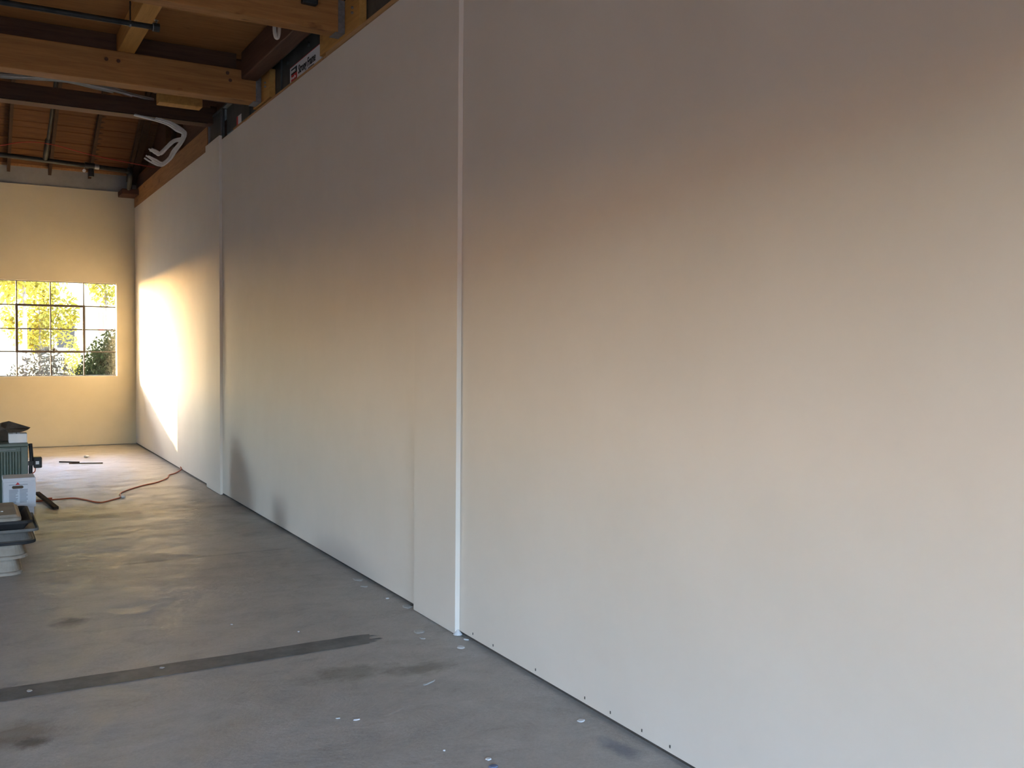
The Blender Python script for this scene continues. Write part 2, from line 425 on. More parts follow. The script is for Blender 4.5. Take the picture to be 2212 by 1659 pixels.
# left and rear walls (behind the viewer, with the loading door opening)
bm = bmesh.new(); box(bm, XL - .15, XL, YN - .15, D + .15, 0, LZ[0]); box(bm, XL - .15, XL, YN - .15, D + .15, LZ[1], 8.2)
ys = [YN - .15] + [q for w_ in LWIN for q in w_] + [D + .15]
for k in range(0, len(ys), 2): box(bm, XL - .15, XL, ys[k], ys[k + 1], *LZ)
struct(put('wall_left', bm, 'brick_dark'), 'dark brick side wall out of the picture')
bm = bmesh.new()
for a in ((XL, DOORS[0][0], 0), (DOORS[0][1], DOORS[1][0], 0), (DOORS[1][1], W + .2, 0), (XL, W + .2, DZ)):
    box(bm, a[0], a[1], YN - .15, YN, a[2], DZ if a[2] == 0 else 8.2)
WN = struct(put('wall_near', bm, 'brick_dark'), 'rear wall with the open loading doors')

# platform ceiling: plywood sheets (x runs), visible joints
CE = struct(put('ceiling', B(XL, W + .2, YN, 9.02, 4.288, 4.32), 'beam_dark'), 'brown plywood deck over the timber beams')
y = 9.0
for i in range(13):
    for j in range(4):
        x1 = W + .15 - j * 2.44
        put('plywood_sheet', B(x1 - 2.435, x1, y - 1.215, y, 4.27, 4.287), 'plywood', CE)
    y -= 1.22
put('deck_rim', B(XL, W + .2, 9.02, 9.06, 4.27, 8.2), 'beam_dark', CE)

# pitched roof falling to the far wall
def zr(y): return 4.325 + 0.47 * (D - y)
RF = link('ceiling_far', None, (0, 13, zr(13))); struct(RF, 'old board roof slope falling to the end wall')
al = math.atan(0.47); dyp = 0.135 * math.cos(al)
def slab(y0, y1, x0, x1, up0, up1):
    bm = bmesh.new(); vs = []
    for up_ in (up0, up1):
        for yy in (y0, y1):
            for x in (x0, x1): vs.append(bm.verts.new((x, yy, zr(yy) + up_)))
    for q in ((0, 2, 3, 1), (4, 5, 7, 6), (0, 1, 5, 4), (2, 6, 7, 3), (0, 4, 6, 2), (1, 3, 7, 5)): bm.faces.new([vs[i] for i in q])
    return bm
y = D + .12
for i in range(19):
    sag = random.uniform(-.006, .004)
    put('roof_board', slab(y - dyp + .008, y, XL, W + .16, sag, .03), 'plank_wood', RF); y -= dyp
put('roof_board', slab(9.0, y, XL, W + .16, 0, .03), 'plank_wood', RF)
put('roof_felt', slab(9.0, D + .14, XL, W + .2, .035, .09), 'beam_dark', RF)
for k in range(-14, 4):
    x = .613 + .562 * k
    bm = slab(9.06, D - .02, x - .022, x + .022, -.135, -.008); put('rafter', bm, 'rafter_wood', RF)
bm = slab(9.06, D - .02, 2.33, 2.42, -.17, -.008); put('rafter', bm, 'rafter_wood', RF)
put('eave_plate', B(XL, W, D - .02, D + .017, 4.30, 4.36), 'band_wood', RF)

# ------------------------------------------------------------------ steel window
WX = [0.236, 0.706, 1.174, 1.648, 2.118]; WZ = [1.104, 1.487, 1.838, 2.205, 2.58]
FY = D + .10
WI = struct(link('window_1', None, (1.177, FY, WZ[0])), 'multi-pane steel window with a dark pivoting centre sash')
bm = bmesh.new()
for a in ((WX[0] - .02, WX[0], WZ[0], WZ[4]), (WX[4], WX[4] + .012, WZ[0], WZ[4]), (WX[0], WX[4], WZ[0], WZ[0] + .012), (WX[0], WX[4], WZ[4] - .012, WZ[4])):
    box(bm, a[0], a[1], FY - .015, FY + .02, a[2], a[3])
put('frame', bm, 'window_steel', WI)
bw = .009
for x in WX[1:4]:
    for z0, z1 in ((WZ[0] + .012, WZ[1] - .012), (WZ[3] + .012, WZ[4] - .012)) + (((WZ[1] + .02, WZ[3] - .02),) if x == WX[2] else ()):
        put('glazing_bar', B(x - bw, x + bw, FY - .012, FY + .014, z0, z1), 'window_steel', WI)
for x0, x1 in ((WX[0], WX[1] - .018), (WX[3] + .018, WX[4])):
    for z in WZ[1:4]:
        put('glazing_bar', B(x0, x1, FY - .012, FY + .014, z - bw, z + bw), 'window_steel', WI)
for x0, x1 in ((WX[1] + .02, WX[2] - bw), (WX[2] + bw, WX[3] - .02)):
    put('glazing_bar', B(x0, x1, FY - .012, FY + .014, WZ[2] - bw, WZ[2] + bw), 'window_steel', WI)
bm = bmesh.new()
for a in ((WX[1] - .02, WX[1] + .018, WZ[1] - .016, WZ[3] + .016), (WX[3] - .018, WX[3] + .02, WZ[1] - .016, WZ[3] + .016),
          (WX[1] + .018, WX[3] - .018, WZ[1] - .016, WZ[1] + .018), (WX[1] + .018, WX[3] - .018, WZ[3] - .018, WZ[3] + .016)):
    box(bm, a[0], a[1], FY - .03, FY + .018, a[2], a[3])
SA = put('sash', bm, 'window_steel', WI); SA['label'] = 'dark brown steel centre sash'
bm = B(WX[2] + .026, WX[2] + .058, FY - .055, FY - .031, WZ[1] - .01, WZ[1] + .055, bevel=.008)
tube(bm, [(WX[2] + .042, FY - .05, WZ[1] + .24), (WX[2] + .042, FY - .052, WZ[1] - .12)], .005, 6)
put('latch', bm, 'window_steel', SA)
for i in range(4):
    for j in range(4):
        put('pane', B(WX[i] + .004, WX[i + 1] - .004, FY + .002, FY + .005, WZ[j] + .004, WZ[j + 1] - .004), 'pane_glass', WI)

# ------------------------------------------------------------------ timber beams, hangers, blocks
def timber_beam(y0, y1, z0, z1, label, boltpts):
    o = tag(put('timber_beam', B(XL + .02, 2.38, y0, y1, z0, z1, bevel=.006), 'beam_wood'), label, 'beam', 'cross beams under the plywood deck')
    bm = bmesh.new(); box(bm, 2.335, 2.384, y0 - .004, y0 - .001, z0 + .0, z1 - .03); box(bm, 2.335, 2.384, y1 + .001, y1 + .004, z0, z1 - .03)
    box(bm, 2.315, 2.384, y0 - .004, y1 + .004, z0 - .004, z0 - .001)
    hg = put('joist_hanger', bm, 'galvanised', o)
    for k in range(5):
        z = z0 + .03 + k * .04
        put('nail_head', T([(2.36, y0 - .004, z), (2.36, y0 - .008, z)], .005, 6), 'galvanised', hg)
    for x, z in boltpts:
        put('bolt_plug', T([(x, y0 - .004, z), (x, y0 + .002, z)], .016, 10), 'beam_dark', o)
    return o


ZB = 3.842; ZT = 4.108
timber_beam(8.76, 8.945, ZB, ZT, 'brown cross beam with pairs of dark bolt holes beside the dark lintel', ((1.072, 4.025), (1.167, 4.024), (2.081, 4.061), (2.105, 3.998)))
bB = timber_beam(6.56, 6.69, ZB + .01, ZT, 'brown cross beam above the lettered white sign with a black box on it', ())
put('junction_box', B(2.06, 2.17, 6.50, 6.555, 3.995, 4.10, bevel=.008), 'pipe_black', bB)
# blocking above the beams (set back) between purlins
def nailer(y0, y1, label):
    o = tag(put('nailer_block', B(2.388, 2.442, y0, y1, 3.834, 4.085, bevel=.003), 'beam_wood_pale'), label, 'wood block', 'pale nailer blocks at the beam ends')
    for z in (3.95, 3.985):
        put('lag_screw', T([(2.388, y0 + .12, z), (2.374, y0 + .12, z)], .009, 6), 'galvanised', o)


nailer(8.50, 9.05, 'pale nailer block holding the bolted cross beam beside the small red and white sticker')
nailer(6.28, 7.12, 'pale nailer block holding the cross beam above the lettered sign')
PU = tag(put('purlin', B(1.165, 1.30, 6.0, 9.0, ZT + .002, 4.268, bevel=.004), 'beam_wood_pale'), 'pale purlin lying on top of the cross beams under plywood', 'purlin')
bk = tag(put('blocking_board', B(1.302, 2.18, 8.84, 8.90, ZT + .002, 4.268), 'beam_dark'), 'dark blocking board between plywood and bolted cross beam, right of purlin', 'board', 'blocking boards')
bk = tag(put('blocking_board', B(XL + .05, 1.163, 8.84, 8.90, ZT + .002, 4.268), 'beam_dark'), 'long dark blocking board above the bolted cross beam, away from the wall', 'board', 'blocking boards')
tag(put('dark_lintel', B(2.20, 2.345, 6.72, 8.752, 4.02, 4.262, bevel=.01), 'beam_dark_y'), 'dark stained old timber lintel running along the wall top', 'beam')
tag(put('pale_packer', B(1.63, 2.03, 9.55, 9.70, 3.915, 4.02, bevel=.003), 'beam_wood_pale'), 'short pale packer block behind the bolted cross beam', 'wood block')
# support strip that the packer hangs from
tag(put('packer_joist', B(1.60, 2.44, 9.56, 9.69, 4.022, 4.20), 'beam_dark'), 'dark joist above the pale packer block', 'joist')
CB = tag(put('dark_beam', B(XL + .02, 2.43, 10.80, 11.02, 4.052, 4.222, bevel=.006), 'beam_dark'), 'dark brown roof tie beam carrying the white cable bundle', 'beam')
put('edge_strip', B(XL + .02, 2.35, 10.788, 10.799, 4.044, 4.052), 'rafter_wood', CB)
tag(put('brace_board', B(2.28, 2.32, 12.4, 12.54, 4.07, zr(12.54) - .135), 'rafter_wood'), 'slim dark upright brace behind the dark tie beam', 'brace')
tag(put('sheathing_panel', B(2.22, 2.43, 12.56, 12.58, 4.07, 5.6), 'plank_wood'), 'brown upright sheathing panel behind the white cable bundle', 'panel')

# ------------------------------------------------------------------ steel moment frame on top of the wall
SB = thing('steel_beam', (2.5, 8, 3.84), 'dark grey steel beam lying along the wall top', 'steel beam')
put('web', B(2.446, 2.462, 3.0, 10.33, 3.85, 4.12), 'steel_dark', SB)
put('top_flange', B(2.40, 2.56, 3.0, 10.33, 4.122, 4.14), 'steel_dark', SB)
for y in (9.35, 7.05, 8.3):
    put('stiffener', B(2.43, 2.445, y, y + .02, 3.85, 4.12), 'steel_dark', SB)
for y in (8.12, 7.55, 6.25):
    put('bolt_head', T([(2.446, y, 4.05), (2.43, y, 4.05)], .02, 6), 'steel_dark', SB)
SC = thing('steel_column', (2.46, 10.6, 3.842), 'black steel column head rising above the far column casing', 'steel column')
put('flange_plate', B(2.412, 2.43, 10.36, 10.96, 3.842, 4.12), 'steel_dark', SC)
put('side_plate', B(2.40, 2.445, 10.97, 11.02, 3.80, 4.10), 'galvanised', SC)
put('rod', T([(2.406, 10.405, 3.845), (2.406, 10.405, 4.12)], .006, 6), 'galvanised', SC)
put('cap_plate', B(2.40, 2.56, 10.36, 11.0, 4.122, 4.14), 'steel_dark', SC)


def text_mesh(name, body, size, origin, parent, mat, squeeze=1.0, shear=0.0, thick=0.0015, spacing=1.0):
    cu = bpy.data.curves.new(name, 'FONT'); cu.body = body; cu.size = size; cu.extrude = thick / 2; cu.resolution_u = 3; cu.space_character = spacing
    cu.offset = size * 0.018
    tmp = bpy.data.objects.new('tmp', cu); COL.objects.link(tmp)
    bpy.context.view_layer.update()
    me = bpy.data.meshes.new_from_object(tmp.evaluated_get(bpy.context.evaluated_depsgraph_get()))
    bpy.data.objects.remove(tmp); bpy.data.curves.remove(cu)
    for v in me.vertices:
        x, y_, z = v.co; v.co = (-z, -(x * squeeze + y_ * shear), y_)        # reads along -Y, faces -X
    me.materials.clear(); me.materials.append(MATS[mat])
    return link(name, me, origin, parent)


sx = 2.428
SG = tag(put('sign', B(sx, sx + .012, 7.209, 8.017, 3.840, 3.968), 'white_print'), 'white sign lettered Strong Frame with black and red logo', 'sign')
put('top_edge', B(sx - .002, sx - .0005, 7.21, 8.016, 3.964, 3.968), 'red_print', SG)
lb = put('logo_black', B(sx - .003, sx - .0005, 7.82, 7.975, 3.897, 3.947), 'black_print', SG)
lr = put('logo_red', B(sx - .003, sx - .0005, 7.82, 7.975, 3.842, 3.896), 'red_print', SG)
text_mesh('lettering', 'SIMPSON', .030, (sx - .004, 7.968, 3.911), lb, 'white_print', 0.95)
text_mesh('lettering', 'Strong-Tie', .030, (sx - .004, 7.968, 3.86), lr, 'white_print', 0.93)
text_mesh('lettering', 'Strong Frame', .098, (sx - .002, 7.785, 3.868), SG, 'black_print', 0.83, 0.12)
for k in range(5):
    put('small_print', B(sx - .002, sx - .0005, 7.50 - k * .03, 7.522 - k * .03, 3.846, 3.853), 'black_print', SG)
ST = tag(put('sticker', B(2.4435, 2.4458, 9.72, 9.90, 3.85, 3.945), 'white_print'), 'small red and white sticker on the steel beam near column', 'sticker')
put('red_field', B(2.442, 2.4433, 9.845, 9.90, 3.85, 3.945), 'red_print', ST)

# ------------------------------------------------------------------ pipes
P1 = thing('sprinkler_pipe', (0, 7.62, 4.0), 'black sprinkler pipe with a capped end hanging under the plywood', 'pipe', 'black sprinkler pipes')
put('pipe', T([(XL + .1, 7.66, 4.0), (1.20, 7.62, 4.0), (1.272, 7.618, 4.0)], .021, 12), 'pipe_black', P1, True)
put('end_cap', T([(1.262, 7.618, 4.0), (1.305, 7.617, 4.0)], .032, 12), 'pipe_black', P1)
put('collar', T([(1.255, 7.618, 4.0), (1.262, 7.618, 4.0)], .029, 12), 'galvanised', P1)
hr = put('hanger_rod', T([(1.10, 7.625, 4.02), (1.10, 7.625, 4.268)], .0055, 6), 'pipe_black', P1)
put('hanger_ring', T([(1.094, 7.625, 4.0), (1.106, 7.625, 4.0)], .025, 12), 'galvanised', P1)
sh = bmesh.new(); tube(sh, [(1.283, 7.617, 4.028), (1.283, 7.617, 4.05)], .008, 8); tube(sh, [(1.283, 7.617, 4.051), (1.283, 7.617, 4.056)], .016, 8)
put('sprinkler_head', sh, 'galvanised', P1)

P2 = thing('sprinkler_pipe', (1, 14.95, 4.18), 'black pipe with branch and elbow in front of the end wall', 'pipe', 'black sprinkler pipes')
put('pipe', T([(XL + .1, 14.9, 4.22), (0.46, 14.93, 4.205), (2.10, 14.97, 4.155)], .034, 12), 'pipe_black', P2, True)
put('branch_pipe', T([(1.02, 14.92, 4.22), (1.045, 14.2, 4.60), (1.06, 13.0, 5.2)], .022, 10), 'pipe_black', P2, True)
put('branch_sleeve', T([(1.02, 14.92, 4.21), (1.03, 14.55, 4.40)], .034, 10), 'pipe_black', P2, True)
put('tee', T([(1.53, 14.95, 4.175), (1.66, 14.955, 4.168)], .046, 12), 'pipe_black', P2)
put('clamp', T([(1.60, 14.95, 4.17), (1.72, 14.955, 4.165)], .039, 12), 'galvanised', P2)
put('gauge', T([(1.52, 14.93, 4.09), (1.52, 14.90, 4.09)], .022, 12), 'white_print', P2)
put('valve_body', T([(1.62, 14.95, 4.02), (1.62, 14.95, 4.13)], .035, 10), 'pipe_black', P2)
put('drop_elbow', T(spline([(2.08, 14.97, 4.155), (2.14, 14.98, 4.13), (2.15, 15.02, 4.07), (2.20, 15.5, 3.98)]), .032, 10), 'pipe_black', P2, True)
tag(put('drain_stub', T([(2.27, 15.9, 4.032), (2.27, 15.9, 4.36)], .035, 10), 'pipe_black'), 'rusty black vertical stub pipe in the far ceiling corner', 'pipe')
tag(put('corner_bracket', B(2.15, 2.40, 15.85, 16.30, 3.945, 4.03, bevel=.01), 'beam_dark'), 'dark corner bracket plate under the stub pipe', 'bracket')

# ------------------------------------------------------------------ cables
bundle = [(1.586, 10.74, 4.03), (1.793, 10.72, 4.0), (1.91, 10.66, 3.962), (1.995, 10.6, 3.901), (2.055, 10.58, 3.864), (2.029, 10.58, 3.773), (1.96, 10.58, 3.668), (1.909, 10.58, 3.583), (1.832, 10.58, 3.514), (1.749, 10.58, 3.54), (1.674, 10.58, 3.576)]
bundle2 = [(1.793, 10.70, 4.01), (1.93, 10.65, 3.97), (2.04, 10.6, 3.90), (2.06, 10.57, 3.84), (2.02, 10.56, 3.795), (1.943, 10.56, 3.763), (1.875, 10.56, 3.694), (1.808, 10.56, 3.616), (1.757, 10.56, 3.637), (1.708, 10.56, 3.653)]
CBU = thing('cable_bundle', (1.9, 10.6, 3.5), 'looped bundle of white cables hanging under the dark tie beam', 'cable', 'white cables')
for src, nstr, sp in ((bundle, 7, .020), (bundle2, 6, .017)):
    for k in range(nstr):
        a = 2 * math.pi * k / nstr; off = Vector((math.cos(a), math.sin(a) * .8, math.sin(a + .6))) * sp
        pts = [Vector(p_) + off * (0.35 + 0.65 * min(1, i / 3)) + Vector((random.uniform(-.004, .004), 0, random.uniform(-.004, .004))) for i, p_ in enumerate(src)]
        pts = pts[:len(pts) - (k % 2)]
        put('cable', T(spline(pts, 5), .0085, 6), 'cable_white', CBU, True)
TBU = thing('cable_bundle', (1.0, 10.9, 4.225), 'flat run of white cables lying on top of the dark tie beam', 'cable', 'white cables')
tb = [(-1.2, 10.9, 4.24), (-.2, 10.87, 4.25), (0.343, 10.86, 4.27), (0.85, 10.85, 4.315), (1.02, 10.85, 4.308), (1.20, 10.85, 4.288), (1.40, 10.85, 4.270), (1.58, 10.85, 4.248), (1.80, 10.87, 4.234)]
for k in range(9):
    off = Vector((0, (k - 4) * .010, (k % 4) * .011))
    n = len(tb) - (k % 3)
    put('cable', T(spline([Vector(p_) + off * (1 if i < 7 else .5) + Vector((0, 0, random.uniform(0, .008))) for i, p_ in enumerate(tb[:n])], 5), .011, 6), 'cable_white', TBU, True)
lp = [(2.058 + .021 + .018 * math.cos(a), 7.2, 3.975 + .035 + .075 * math.sin(a)) for a in [math.pi * (1 + k / 10) for k in range(11)]]
lp = [(lp[0][0], 7.2, 4.268)] + lp + [(lp[-1][0], 7.2, 4.268)]
LO = thing('cable_loop', (2.08, 7.2, 3.93), 'white cable loop dangling from plywood behind the near cross beam', 'cable')
for k in range(3):
    put('cable', T([(x, y + (k - 1) * .012, z + .004 * k) for x, y, z in lp], .011, 6), 'cable_white', LO, True)
red = [(-1.5, 14.4, 4.20), (0.2, 14.4, 4.22), (0.447, 14.4, 4.235), (0.665, 14.4, 4.297), (0.86, 14.4, 4.325), (1.113, 14.4, 4.311), (1.518, 14.4, 4.236), (1.875, 14.4, 4.191), (2.242, 14.42, 4.158), (2.40, 14.43, 4.15)]
tag(put('red_wire', T(spline(red), .006, 6), 'red_wire'), 'thin red wire strung across the far roof boards', 'wire')

# ------------------------------------------------------------------ floor clutter at the left
def tub(name, x0, x1, y0, y1, z0, h, mat, label, inverted=True, lip=.022, rad=.05, taper=.025, group='stacked mortar tubs and trays'):
    bm = bmesh.new()
    if inverted:     # closed side up, lip at the bottom
        prof = [(lip, 0), (lip, .016), (lip * .6, .022), (0, .024), (-taper * .9, h - .014), (-taper * .9 - .012, h)]
    else:
        prof = [(-taper, 0), (-taper + .004, .004), (0, h - .02), (lip, h - .018), (lip, h), (lip * .3, h), (-.008, h - .012), (-taper - .008, .012)]
    rings = []
    for off, z in prof:
        rings.append([(x, y, z0 + z) for x, y in rrect(x0 - off, x1 + off, y0 - off, y1 + off, max(.012, rad + off))])
    stackrings(bm, rings)
    return tag(put(name, bm, mat, None, False), label, 'tub', group)


tub('mortar_tub', -.30, .325, 7.42, 8.05, 0.0, .105, 'tub_beige', 'dusty beige upturned tub at the bottom of the stack', lip=.018, rad=.07)
tub('mortar_tub', -.32, .36, 7.45, 8.12, .106, .10, 'tub_beige', 'dusty beige upturned tub second from the floor in stack', lip=.018, rad=.09)
tub('mortar_tub', -.34, .40, 7.46, 8.15, .207, .082, 'tub_grey', 'grey upturned tub with dark rim in the stack middle', lip=.025, rad=.06)
o_ = bpy.data.objects['mortar_tub.002']
bm = stackrings(bmesh.new(), [[(x, y, z) for x, y in rrect(-.34 - q, .40 + q, 7.46 - q, 8.15 + q, .06 + q)] for q, z in ((.027, .206), (.030, .210), (.030, .220), (.027, .226))])
put('rim', bm, 'tub_black', o_)
FT = tub('flat_tray', -.35, .435, 7.45, 8.16, .290, .022, 'tub_grey', 'flat grey tray with rounded corners under the black tub', inverted=False, lip=.012, taper=.004, rad=.03)
tub('mortar_tub', -.36, .385, 7.44, 8.10, .313, .062, 'tub_black', 'black open tub under the beige tray at the stack top', inverted=False, lip=.022, taper=.03, rad=.03)
tub('mortar_tub', -.37, .325, 7.44, 8.06, .376, .042, 'tub_beige', 'beige upturned tray lying topmost on the stack', lip=.012, rad=.035, taper=.006)
o_ = bpy.data.objects['mortar_tub.004']
bm = bmesh.new()
for k in range(4):
    x = .16 + k * .018; box(bm, x, x + .014, 7.60 + .004 * (k % 2), 7.615 + .004 * (k % 2), .4185, .424)
put('debris', bm, 'compound_white', o_)


def carton(x0, x1, y0, y1, z0, z1, label, printed):
    c = thing('carton', ((x0 + x1) / 2, (y0 + y1) / 2, z0), label, 'carton', 'white joint compound cartons')
    put('body', B(x0, x1, y0, y1, z0, z1, bevel=.004), 'carton', c)
    w = x1 - x0
    if printed:
        put('lid_flange', B(x0 - .004, x1 + .004, y0 - .004, y1 + .004, z1 - .03, z1 + .004, bevel=.003), 'carton', c)
        put('side_fold', B(x1 - .055, x1 + .005, y0 - .005, y0 - .0008, z0 + .004, z1 - .032), 'carton', c)
        ow_ = .5 * (x0 + x1) - .012
        bm = bmesh.new(); pr = [(ow_ + x, z1 - .072 + z) for x, z in rrect(-.042, .042, -.012, .012, .0115)]
        a = [bm.verts.new((x, y0 - .003, z)) for x, z in pr]; b_ = [bm.verts.new((x, y0 - .0006, z)) for x, z in pr]
        bm.faces.new(a); n_ = len(a)
        for k in range(n_): bm.faces.new((a[k], a[(k + 1) % n_], b_[(k + 1) % n_], b_[k]))
        put('handle_slot', bm, 'slot_brown', c)
        bm = bmesh.new(); vs = [bm.verts.new((ow_ + x, y0 - .002, z1 - .053 + z)) for x, z in ((-.018, 0), (.018, 0), (0, .022))]; bm.faces.new(vs)
        put('warning_triangle', bm, 'red_print', c)
        bm = bmesh.new()
        for colx in (0, 1):
            for k in range(15):
                z = z1 - .055 - k * .0105
                if z < z0 + .02 or (abs(z - (z1 - .072)) < .016): continue
                xa = x0 + .04 + colx * .078; box(bm, xa, xa + .068 - random.uniform(0, .02), y0 - .0016, y0 - .0006, z, z + .0065)
        put('printed_text', bm, 'carton_print', c)['kind'] = 'stuff'
    else:
        put('base_fold', B(x0 + .01, x1 - .01, y0 - .003, y0 - .0008, z0 + .01, z1 - .01), 'carton', c)
    return c


carton(.275, .492, 8.80, 9.03, 0, .255, 'plain white carton on the floor under the printed one', False)
carton(.268, .50, 8.79, 9.04, .256, .50, 'white joint compound carton with handle slot and printed panel', True)

# green ribbed metal box behind the cartons
gx0, gx1, gy0, gy1, gz = -.55, .505, 9.85, 10.35, .69
GB = thing('metal_toolbox', ((gx0 + gx1) / 2, gy0 + .25, 0), 'dark green ribbed metal box behind the white cartons', 'toolbox')
put('body', B(gx0, gx1, gy0, gy1, .0, gz - .03, bevel=.006), 'green_metal', GB)
put('lid', B(gx0 - .004, gx1 + .004, gy0 - .006, gy1 + .004, gz - .029, gz, bevel=.005), 'green_metal', GB)
put('light_strip', B(gx0 + .02, gx1 - .10, gy0 - .004, gy0 - .0005, gz - .058, gz - .052), 'galvanised', GB)
x = gx1 - .075
put('door_seam', B(x + .012, x + .018, gy0 - .003, gy0 - .0005, .02, gz - .035), 'groove_dark', GB)
while x > gx0 + .05:
    bm = bmesh.new(); stackrings(bm, [[(x + dx * s, gy0 - d_, z) for dx, z in ((-.016, .05), (.016, .05), (.016, gz - .075), (-.016, gz - .075))] for s, d_ in ((1, 0), (.35, .022))], False, True)
    put('rib', bm, 'green_metal', GB); x -= .047
put('side_hose', T(spline([(gx1 + .022, gy0 + .04, gz - .01), (gx1 + .03, gy0 + .05, .55), (gx1 + .022, gy0 + .04, .42), (gx1 + .03, gy0 + .05, .25)]), .017, 8), 'pipe_black', GB, True)
cb = put('control_box', B(gx1 + .045, gx1 + .115, gy0 - .02, gy0 + .06, .455, .555, bevel=.008), 'pipe_black', GB)
put('bracket_arm', B(gx1 + .002, gx1 + .046, gy0 + .0, gy0 + .03, .48, .52), 'pipe_black', GB)
put('switch_plate', B(gx1 + .062, gx1 + .09, gy0 - .023, gy0 - .0205, .49, .52), 'white_print', cb)
put('control_cable', T(spline([(gx1 + .06, gy0 + .01, .455), (gx1 + .055, gy0 + .01, .42), (gx1 + .03, gy0 + .02, .40)]), .005, 6), 'orange_cord', GB)
TN = tag(put('tin_box', B(.35, .502, 9.89, 10.03, gz + .001, gz + .088, bevel=.006), 'bright_tin'), 'bright white metal box gleaming on the green toolbox', 'box')
put('lid_clips', (lambda b_: (box(b_, .385, .408, 9.905, 9.95, gz + .0885, gz + .097), box(b_, .42, .442, 9.905, 9.95, gz + .0885, gz + .097), b_)[-1])(bmesh.new()), 'galvanised', TN)
# crumpled dark sheet
bm = bmesh.new()
pr = [(-.10, 0), (.30, .0), (.40, .01), (.38, .05), (.52, .10), (.54, .125), (.36, .19), (.30, .175), (.29, .145), (.18, .12), (.05, .06), (-.10, .05)]
fr_ = [bm.verts.new((x, 10.09 + .03 * math.sin(i * 2.1), gz + .003 + z)) for i, (x, z) in enumerate(pr)]
bk_ = [bm.verts.new((x * .93 - .02, 10.30 + .03 * math.cos(i * 1.7), gz + .003 + z * .8)) for i, (x, z) in enumerate(pr)]
mid = bm.verts.new((.33, 10.06, gz + .12))
n_ = len(pr)
for k in range(n_):
    bm.faces.new((fr_[k], fr_[(k + 1) % n_], bk_[(k + 1) % n_], bk_[k])); bm.faces.new((fr_[(k + 1) % n_], fr_[k], mid))
bm.faces.new(bk_)
bmesh.ops.triangulate(bm, faces=[q for q in bm.faces if len(q.verts) > 4])
tag(put('crumpled_sheet', bm, 'sheet_dark'), 'crumpled dark brown sheet heaped on the green toolbox', 'sheet')

# cord, bar, rods, scraps
cord = [(0.30, 10.68), (0.52, 10.62), (0.614, 10.609), (0.738, 10.643), (0.841, 10.657), (0.961, 10.662), (1.021, 10.565), (1.077, 10.439), (1.13, 10.296), (1.195, 10.263), (1.306, 10.388), (1.392, 10.511), (1.418, 10.74), (1.471, 10.893), (1.593, 11.092), (1.739, 11.291), (1.879, 11.424), (2.019, 11.65), (2.098, 11.83), (2.145, 12.034), (2.24, 12.175), (2.37, 12.42)]
cp = [(x * K, y * K, .008) for x, y in cord[:-1]] + [(2.385, 12.55, .02), (2.392, 12.63, .045)]
EC = tag(put('extension_cord', T(spline(cp), .0075, 6), 'orange_cord'), 'orange red extension cord snaking across the floor to the wall', 'cord')
put('plug', T([(.72, 10.79, .016), (.77, 10.79, .016)], .014, 8), 'orange_cord', EC)
bm = bmesh.new(); stackrings(bm, [[(.65 - .022, 11.07, z + .032), (.65 + .022, 11.08, z + .032), (.762 + .022, 10.18, z), (.762 - .022, 10.17, z)] for z in (.001, .026)])
tag(put('flat_bar', bm, 'rust_dark'), 'short dark flat bar on the floor beside the cartons', 'bar')
tag(put('metal_rod', T([(1.09 * K, 13.99 * K, .011), (1.32 * K, 13.83 * K, .011)], .010, 6), 'rust_dark'), 'shorter dark rod lying on the far floor beside another', 'rod', 'dark rods on the far floor')
tag(put('metal_rod', T([(1.19 * K, 13.77 * K, .009), (1.586 * K, 13.63 * K, .009)], .008, 6), 'rust_dark'), 'longer dark rod lying on the far floor', 'rod', 'dark rods on the far floor')


def scrap(cx, cy, s, label):
    bm = bmesh.new(); bmesh.ops.create_icosphere(bm, subdivisions=2, radius=s)
    for v in bm.verts: v.co *= random.uniform(.65, 1.1); v.co.z = max(-s * .45, v.co.z * .6); v.co += Vector((cx, cy, s * .45 + .001))
    tag(put('paper_scrap', bm, 'compound_white'), label, 'scrap', 'crumpled paper scraps')


scrap(1.472 * K, 14.449 * K, .035, 'crumpled white paper scrap on far floor behind the rods'); scrap(1.415 * K, 10.50 * K, .026, 'small white paper scrap beside the orange cord bend')

# ------------------------------------------------------------------ outdoors beyond the window and the door
struct(put('ground', B(-90, 90, -80, 120, -.4, -.16), 'asphalt'), 'dark brown asphalt ground outside')

bm = B(-40, XL - .3, -5, D + .3, -.159, -.15); box(bm, -40, 60, D + .3, 70, -.159, -.15)  # first box: unseen side apron added to send warm light up through the side window
struct(put('eave', B(XL - .5, W + .8, D + .16, D + 1.75, 3.10, 3.24), 'band_wood'), 'unseen timber eave added over the end wall to block high sky')  # unseen overhang added to keep high blue sky off the far floor
struct(put('pavement', bm, 'paving'), 'pale concrete paving beyond the end wall with an unseen bounce apron')


def foliage(cx, cy, cz, rx, ry, rz, n, size, flat=0.0):
    bm = bmesh.new()
    cl = [(random.gauss(0, .45), random.gauss(0, .45), random.gauss(0, .45)) for _ in range(14)]
    for _ in range(n):
        a, b_, c = random.choice(cl); v = Vector((a + random.gauss(0, .28), b_ + random.gauss(0, .28), c + random.gauss(0, .28)))
        if v.length > 1: v.normalize(); v *= random.uniform(.75, 1)
        p_ = Vector((cx + v.x * rx, cy + v.y * ry, cz + v.z * rz))
        if p_.z < -.1: continue
        d = Vector((random.gauss(0, 1), random.gauss(0, 1), random.gauss(0, 1))).normalized(); e = d.orthogonal().normalized()
        s = size * random.uniform(.6, 1.3)
        vs = [bm.verts.new(p_ + q) for q in (-d * s, e * s * .45, d * s, -e * s * .45)]; bm.faces.new(vs)
    return bm


